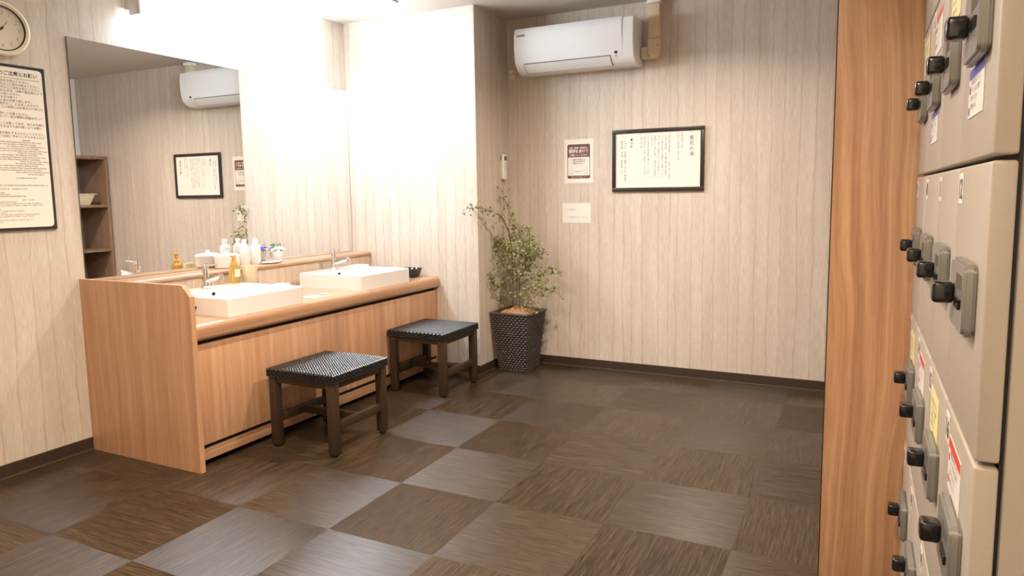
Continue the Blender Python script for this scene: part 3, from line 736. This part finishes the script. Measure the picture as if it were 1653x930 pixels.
cols = [(2.284, 1.580, .0125, '大阪温泉たる湯'), (2.260, 1.580, .0125, '心安らぐ温泉郷　極上の湯'),
        (2.204, 1.574, .0125, '当館自慢の温泉郷として、天然の恵みの湯を'), (2.181, 1.574, .0125, '心温まる檜温泉　光も薫り桜も映す温泉の'),
        (2.158, 1.572, .0125, 'ように豊かな香りの湯質を、皆様に心から'), (2.134, 1.570, .0125, '触れて頂き、歴史とやすらぎをお贈りし'),
        (2.111, 1.568, .0125, '刺激少なく疲れを癒し、湯の花の温泉郷と'), (2.090, 1.568, .0125, '名湯として。'),
        (2.066, 1.568, .0125, 'どうぞ香る大地温泉の湯へようこそおこし'), (2.043, 1.564, .0125, '香り豊かな、天然の素肌すべすべの湯'), (2.020, 1.562, .0125, '湯の花の湯')]
for x, z, s, tx in cols: merge(sm_, vtext(tx, s, (x, yy, z), RX, UZ, 1.14))
merge(hd_, vtext('◆効能', .019, (1.955, yy, 1.560), RX, UZ, 1.15))
merge(hd_, vtext('リウマチ　神経痛・腰痛・五十肩　筋肉痛', .0125, (1.912, yy, 1.545), RX, UZ, 1.10)); merge(hd_, vtext('疲労回復　冷え症　美肌効果　など', .0125, (1.889, yy, 1.545), RX, UZ, 1.10))
obj('printed_sheet', [(sheet, 'paper'), (big_, 'ink'), (sm_, 'ink_grey'), (hd_, 'ink')], None, fm, smooth=False)

px0, px1, pz0, pz1 = 1.478, 1.686, 1.276, 1.570
y0_ = Y2-.0012
po = bx(BM(), px0, px1, Y2-.001, Y2-.0004, pz0, pz1)
bb = prism(BM(), rrect(px0+.022, px1-.022, pz0+.030, pz1-.034, .010), 'y', Y2-.0012, Y2-.001)
wb = prism(BM(), rrect(px0+.026, px1-.026, pz0+.050, pz1-.120, .008), 'y', Y2-.0014, Y2-.0011)
t1 = text_bm('浴室・洗面所・脱衣場では', .0145, ((px0+px1)/2, Y2-.0016, pz1-.064), RX, UZ, 'CENTER', bold=.0003, maxw=.13)
merge(t1, text_bm('間隔をあけて', .026, ((px0+px1)/2, Y2-.0016, pz1-.090), RX, UZ, 'CENTER', bold=.0006, maxw=.14))
merge(t1, text_bm('お過ごしください', .0165, ((px0+px1)/2, Y2-.0016, pz1-.112), RX, UZ, 'CENTER', bold=.0003, maxw=.13))
merge(t1, text_bm('皆様のご協力をお願いします', .008, ((px0+px1)/2, Y2-.0016, pz0+.036), RX, UZ, 'CENTER'))
t2 = BM()
for k, s in enumerate(('感染症予防対策のため', 'ご利用のお客様同士の', '距離を保ちましょう')): merge(t2, text_bm(s, .0095, ((px0+px1)/2, Y2-.0018, pz1-.140-.013*k), RX, UZ, 'CENTER', bold=.0002))
merge(t2, text_bm('1m以上あけて', .009, ((px0+px1)/2, Y2-.0018, pz0+.075), RX, UZ, 'CENTER', bold=.0002))
t3 = BM()
for fx in (px0+.05, px1-.05):      # two small seated bathers drawn as outlines
    for k in range(14):
        a1, a2 = 2*PI*k/14, 2*PI*(k+1)/14
        for R_, cz_, e_ in ((.009, pz0+.100, 1), (.017, pz0+.078, .62)):
            quad(t3, (fx+R_*math.cos(a1), Y2-.0018, cz_+e_*R_*math.sin(a1)), (fx+R_*math.cos(a2), Y2-.0018, cz_+e_*R_*math.sin(a2)), (fx+R_*.88*math.cos(a2), Y2-.0018, cz_+e_*R_*.88*math.sin(a2)), (fx+R_*.88*math.cos(a1), Y2-.0018, cz_+e_*R_*.88*math.sin(a1)))
    bx(t3, fx-.014, fx+.014, Y2-.0018, Y2-.0016, pz0+.060, pz0+.0635)
tag(obj('distancing_poster', [(po, 'paper'), (bb, 'brown_print'), (wb, 'paper'), (t1, 'paper'), (t2, 'ink'), (t3, 'ink_light')], smooth=False, loc=((px0+px1)/2, Y2, pz0)), 'white paper poster with a brown panel, left of the framed notice', 'poster')
no = bx(BM(), 1.461, 1.666, Y2-.001, Y2-.0004, 1.008, 1.140)
tt = text_bm('ご自由に', .019, (1.492, Y2-.0013, 1.088), RX, UZ); merge(tt, text_bm('ご利用下さいませ', .019, (1.492, Y2-.0013, 1.036), RX, UZ))
tag(obj('paper_note', [(no, 'paper'), (tt, 'ink_light')], smooth=False, loc=(1.56, Y2, 1.008)), 'small white paper note below the brown-panelled poster', 'note')

# ------------------------------------------------------------------ clock and house-rules board on the left wall
RY = (0, 1, 0)
ck = thing('wall_clock', 'round cream wall clock above the rules board', 'clock', (0, -.090, 1.928))
CC = (-.090, 1.928)
def disc_ring(prof, n=48):
    b = BM(); rings = [[b.verts.new((x, CC[0]+r*math.cos(2*PI*k/n), CC[1]+r*math.sin(2*PI*k/n))) for k in range(n)] for x, r in prof]
    for A_, B_ in zip(rings, rings[1:]):
        for k in range(n): b.faces.new((A_[k], A_[(k+1) % n], B_[(k+1) % n], B_[k]))
    return b, rings
b, r_ = disc_ring([(.0008, .104), (.030, .113), (.040, .111), (.043, .104), (.040, .093), (.034, .091)]); b.faces.new(r_[0][::-1])
obj('rim', b, 'cream', ck)
b, r_ = disc_ring([(.034, .0925), (.0405, .0925), (.0405, .0885), (.034, .0885)]); obj('inner_ring', b, 'black', ck)
b, r_ = disc_ring([(.030, .089), (.0345, .089)]); b.faces.new(r_[-1]); b.faces.new(r_[0][::-1])
nb = BM()
for k in range(1, 13):
    a_ = PI/2-k*PI/6
    merge(nb, text_bm(str(k), .024, (.0348, CC[0]+.068*math.cos(a_), CC[1]+.068*math.sin(a_)-.0085), RY, UZ, 'CENTER', bold=-.0004))
for k in range(12):
    a_ = k*PI/6; merge(nb, text_bm('.', .014, (.0348, CC[0]+.083*math.cos(a_), CC[1]+.083*math.sin(a_)), RY, UZ, 'CENTER'))
obj('dial', [(b, 'face'), (nb, 'ink_grey')], None, ck, smooth=False)
def hand(name, ang, ln, wd, x, m):
    d = Vector((0, math.cos(ang), math.sin(ang))); s = Vector((0, -d.z, d.y))*wd; c = Vector((x, CC[0], CC[1])); b = BM()
    quad(b, c-d*.012-s, c-d*.012+s, c+d*ln+s*.5, c+d*ln-s*.5); obj(name, b, m, ck, smooth=False)
hand('hour_hand', math.radians(52), .042, .0028, .0362, 'ink_light'); hand('minute_hand', math.radians(232), .064, .0022, .0368, 'ink')
b = BM(); tube(b, [(.0350, CC[0], CC[1]), (.039, CC[0], CC[1])], .005, 14); obj('hub', b, 'ink', ck)
b = BM(); b2_, r_ = disc_ring([(.0385, .088), (.0395, .088)]); b.free()

by0, by1, bz0, bz1 = -.455, .080, 1.075, 1.787
bd = thing('rules_board', 'large cream bathing-rules board with a black border under the clock', 'notice board', (0, (by0+by1)/2, bz0))
obj('frame', prism(BM(), [(by0, bz0), (by1, bz0), (by1, bz1), (by0, bz1)], 'x', .0008, .014, .001), 'ink', bd)
sh = prism(BM(), rrect(by0+.013, by1-.013, bz0+.013, bz1-.013, .016), 'x', .014, .0146)
hx = .0150; hh = text_bm('ご入浴のご注意とお願い', .0198, (hx, .048, 1.741), RY, UZ, 'RIGHT', bold=.0004)
bx(hh, hx-.0002, hx, -.42, .054, 1.7275, 1.729)
jt = BM(); jl = ['・泥酔されている方はご入浴をお控えください。', '・高熱や体調のすぐれない方はご入浴をお控えください。', '・皮膚病等の恐れのある方はご入浴をお控えください。', '・感染症の症状のある方は、健康や衛生面などで', '　他のお客様のためにご入浴ください。', '（介助の方がいる方は除く）', '・刺青のある方のご入浴はお断り致します。', '・タオルは必ず（脱衣かご）にお戻しますので、', '　貴重品は、ご入浴前には出来るだけ身分を', '', '・お子様がいる方は特にご注意ください。', '・お風呂場にて一定の間隔の距離を守って', '', '・浴室の床にご注意して浴衣、他のお客様の', '　ご迷惑を及ぼす行為の無いようお願い', '', '・浴槽の中で騒ぎ遊をするようにしてください。', '・ご入浴前に予めていやかみを入れる']
je = (.017, .062, .065, .0625, -.023, -.036, .022, .055, .060, 0, .005, .057, 0, .060, .050, 0, .066, .058)
jl.insert(15, '')
jl = [q for i, q in enumerate(jl) if i != 16] if len(jl) > 18 else jl
for k, q in enumerate(jl[:18]):
    if q: merge(jt, text_bm(q, .0122, (hx, je[k], 1.7115-.0138*k), RY, UZ, 'RIGHT', bold=.0001))
et = BM(); el_ = ['Attention', 'Bathing while intoxicated is prohibited in other areas.', 'Persons with high fever, bad condition or infectious diseases', 'are asked to refrain from bathing with us.', 'Persons with tattoos are not allowed to enter the baths.', 'Please wash your body before you enter the public baths.', 'Please do not bring towels.', 'Guests staying with this company. The influence of alcohol', 'Parents bathing are asked to watch them at all the time.', 'Please notice about any objects being available in the facility.', 'Please watch your step walking.', 'No running or swimming here.', 'Please cover and be careful there in places, bathing clothes', 'Running, noisy contents. Please keep yourself during this.', 'The objects please be wearing that you are to be in the', 'Please refrain from washing your hair.', 'and dry the towel.']
for k, q in enumerate(el_): merge(et, text_bm(q, .0092, (hx, -.02 if k == 0 else .066-.012*((k*7) % 5), 1.4635-.0092*k), RY, UZ, 'CENTER' if k == 0 else 'RIGHT', bold=.0001))
ct = BM(); cl_ = ['以下の顾客请勿使用大浴场', '', '・醉酒的客人', '・身体不适的客人', '・有传染性疾病的客人请不要使用以及患有皮肤病以及其他疾病的客人请勿入浴', '・纹身', '・入浴前请先将身体冲洗干净，毛巾请勿放入浴池中', '・请勿奔跑', '・贵重物品请自行保管', '・未成年人必须由监护人陪同', '・请不要在浴场内使用手机以及照相机等电子设备', '', '입욕시 주의사항', '만취하신 손님은 입욕을 삼가해 주십시오', '・감염성 질환이 있으신 손님은 입욕을 삼가해 주시기 바랍니다 감사합니다', '・문신이 있으신 손님은 입욕하실 수 없습니다 양해해 주시기 바랍니다 감사', '', '・수건은 탕 안에', '・탕에 들어가기 전에 몸을 씻어 주시기 바랍니다', '뛰거나 수영하지 마십시오', '・다른 손님에게 폐가 되는 행동은 삼가해 주시기 바랍니다 감사합니다', '・귀중품은 개인이 보관하여 주시기 바랍니다 분실시 책임지지', '', '・사진 촬영은 삼가해 주시기 바랍니다 감사합니다 좋은 시간', '좋은 시간 되십시오']
for k, q in enumerate(cl_):
    if q: merge(ct, text_bm(q, .0072, (hx, -.035 if k in (0, 12) else -.20, 1.3-.0079*k), RY, UZ, 'CENTER' if k in (0, 12) else 'LEFT', maxw=.265))
obj('printed_sheet', [(sh, 'cream_paper'), (hh, 'ink'), (jt, 'ink_grey'), (et, 'ink_grey'), (ct, 'ink_grey')], None, bd, smooth=False)

# ------------------------------------------------------------------ lockers
LX = 3.45; LW, LH = .299, .36
lk_ = thing('locker_bank', 'tall bank of beige steel lockers along the right wall', 'lockers', (LX, -.91, 0))
YE = -.912                    # near end of the bank
b = BM(); bx(b, LX+.031, XR-.001, YE+.004, YE+4*LW-.004, .10, 1.955, .002)
obj('cabinet_body', b, 'locker', lk_)
obj('base_plinth', bx(BM(), LX+.05, XR-.001, YE+.01, YE+4*LW-.01, 0, .0995), 'ink_grey', lk_)
obj('door_gap', bx(BM(), LX+.0265, LX+.0308, YE+.012, YE+4*LW-.012, .16, 1.95), 'blackmatte', lk_)
NX = (-1, 0, 0)
RL = (0, -1, 0)               # reading direction on the doors
n_ = 0
for tier in range(5):         # from the top down
    z1 = 1.955-tier*LH; z0 = z1-LH
    for c_ in range(4):       # c_ 0 is the nearest column
        ya = YE+c_*LW; yb = ya+LW
        number = tier*4+4-c_
        d = bx(BM(), LX, LX+.026, ya+.0015, yb-.0015, z0+.003, z1-.003, .004, 3)
        dr = obj('door', d, 'locker', lk_)
        zc = z0+(.185, .172, .187, .208, .215)[tier]; yc = ya+.118
        p = BM(); prism(p, rrect(yc-.068, yc+.068, zc-.046, zc+.046, .012, 4), 'x', LX-.015, LX-.0004, .004)
        sl = BM()
        for k in range(5):
            yk = yc-.012-k*.009; zk = zc-.006
            prism(sl, [(yk-.0042, zk+.006), (yk+.0036, zk+.006), (yk-.001, zk-.007)], 'x', LX-.0185, LX-.0151)
        gr = BM()
        for k in range(6): bx(gr, LX-.0158, LX-.0150, yc-.052+k*.010, yc-.0505+k*.010, zc+.012, zc+.030)
        obj('lock_plate', [(p, 'grey_lock'), (sl, 'black'), (gr, 'ink_grey')], None, dr)
        kb = BM(); bx(kb, LX-.041, LX-.0155, yc+.012, yc+.040, zc-.014, zc+.015, .005, 3)
        obj('key_knob', kb, 'black', dr)
        nbp = bx(BM(), LX-.0012, LX-.0002, yb-.066, yb-.022, z1-.056, z1-.012)
        nt_ = text_bm(str(number), .040, (LX-.0016, yb-.044, z1-.048), RL, UZ, 'CENTER', bold=.0008, maxw=.036)
        obj('number_plate', [(nbp, 'vinyl'), (nt_, 'ink')], None, dr, smooth=False)
        def sticker(y0s, y1s, z0s, z1s, head, rows):
            s0 = bx(BM(), LX-.0010, LX-.0002, y0s, y1s, z0s, z1s)
            pr_ = [(s0, 'yellowlab' if head == 'y' else 'vinyl')]
            ik = BM()
            for k in range(rows):
                zz = z1s-.020-k*(z1s-z0s-.024)/rows
                merge(ik, text_bm(('貴重品は身につけて', 'コインを入れて鍵を', '閉めてください', '荷物を入れる')[k % 4], .009, (LX-.0014, y1s-.022, zz-.004), RL, UZ, maxw=(y1s-y0s)-.03))
            pr_.append((ik, 'ink_grey'))
            if head in ('purple', 'red'):
                pr_.append((bx(BM(), LX-.0013, LX-.0003, y0s+.002, y1s-.002, z1s-.016, z1s-.002), head))
                dd = BM()
                for k in range(2): tube(dd, [(LX-.0014, y1s-.012, z1s-.030-k*(z1s-z0s)*.42), (LX-.0009, y1s-.012, z1s-.030-k*(z1s-z0s)*.42)], .006, 12)
                pr_.append((dd, head))
            o = obj('instruction_sticker', pr_, None, dr, smooth=False)
            o['label'] = {'y': 'pale yellow sticker', 'purple': 'white sticker with purple heading', 'red': 'white sticker with red heading'}[head]
        if tier == 1:
            if c_ in (0, 2): sticker(ya+.09, ya+.225, z0+.062, z0+.130, 'purple', 4)
            if c_ in (1, 3): sticker(ya+.09, ya+.22, z0+.245, z0+.330, 'y', 4)
            if c_ == 2: sticker(ya+.09, ya+.22, z0+.245, z0+.330, 'red', 4)
        if tier == 3:
            if c_ in (0, 2): sticker(ya+.095, ya+.225, z0+.248, z0+.325, 'red', 4)
            if c_ in (1, 3): sticker(ya+.095, ya+.225, z0+.245, z0+.325, 'y', 4)
        if tier == 4 and c_ in (0, 2): sticker(ya+.09, ya+.225, z0+.05, z0+.120, 'purple', 4)

# ------------------------------------------------------------------ shelf seen in the mirror, and its basket
SX, SY0 = 3.385, 1.55
sh_ = thing('open_shelf', 'brown wooden open shelf against the right wall, seen in the mirror', 'shelf', (3.6, 2.1, 0))
SY1 = Y2-.0145
for ya, yb in ((SY0, SY0+.025), (SY1-.025, SY1)): obj('side_panel', bx(BM(), SX, XR-.001, ya, yb, 0, 1.60, .001), 'wood_shelf', sh_)
obj('back_panel', bx(BM(), XR-.02, XR-.001, SY0+.0255, SY1-.0255, .0, 1.60), 'wood_shelf', sh_)
obj('top_board', bx(BM(), SX, XR-.001, SY0, SY1, 1.6005, 1.632, .001), 'wood_shelf', sh_)
for z in (.06, .385, .70, 1.135): obj('shelf_board', bx(BM(), SX+.003, XR-.0205, SY0+.0255, SY1-.0255, z, z+.025, .001), 'wood_shelf', sh_)
bk = thing('storage_basket', 'cream flared basket on the open shelf, seen in the mirror', 'basket', (3.53, 2.30, 1.1605))
b = BM(); R = []
for s, zz in ((.74, 0), (.76, .004), (.97, .10), (1.05, .102), (1.05, .108), (.96, .108), (.72, .008)):
    R.append([b.verts.new((3.53+px*s, 2.30+py*s, 1.1605+zz)) for px, py in rrect(-.12, .12, -.18, .18, .02, 4)])
for a_, c_ in zip(R, R[1:]):
    for i in range(len(a_)): b.faces.new((a_[i], a_[(i+1) % len(a_)], c_[(i+1) % len(a_)], c_[i]))
b.faces.new(R[0][::-1]); b.faces.new(R[-1]); obj('basket_body', b, 'basket', bk)
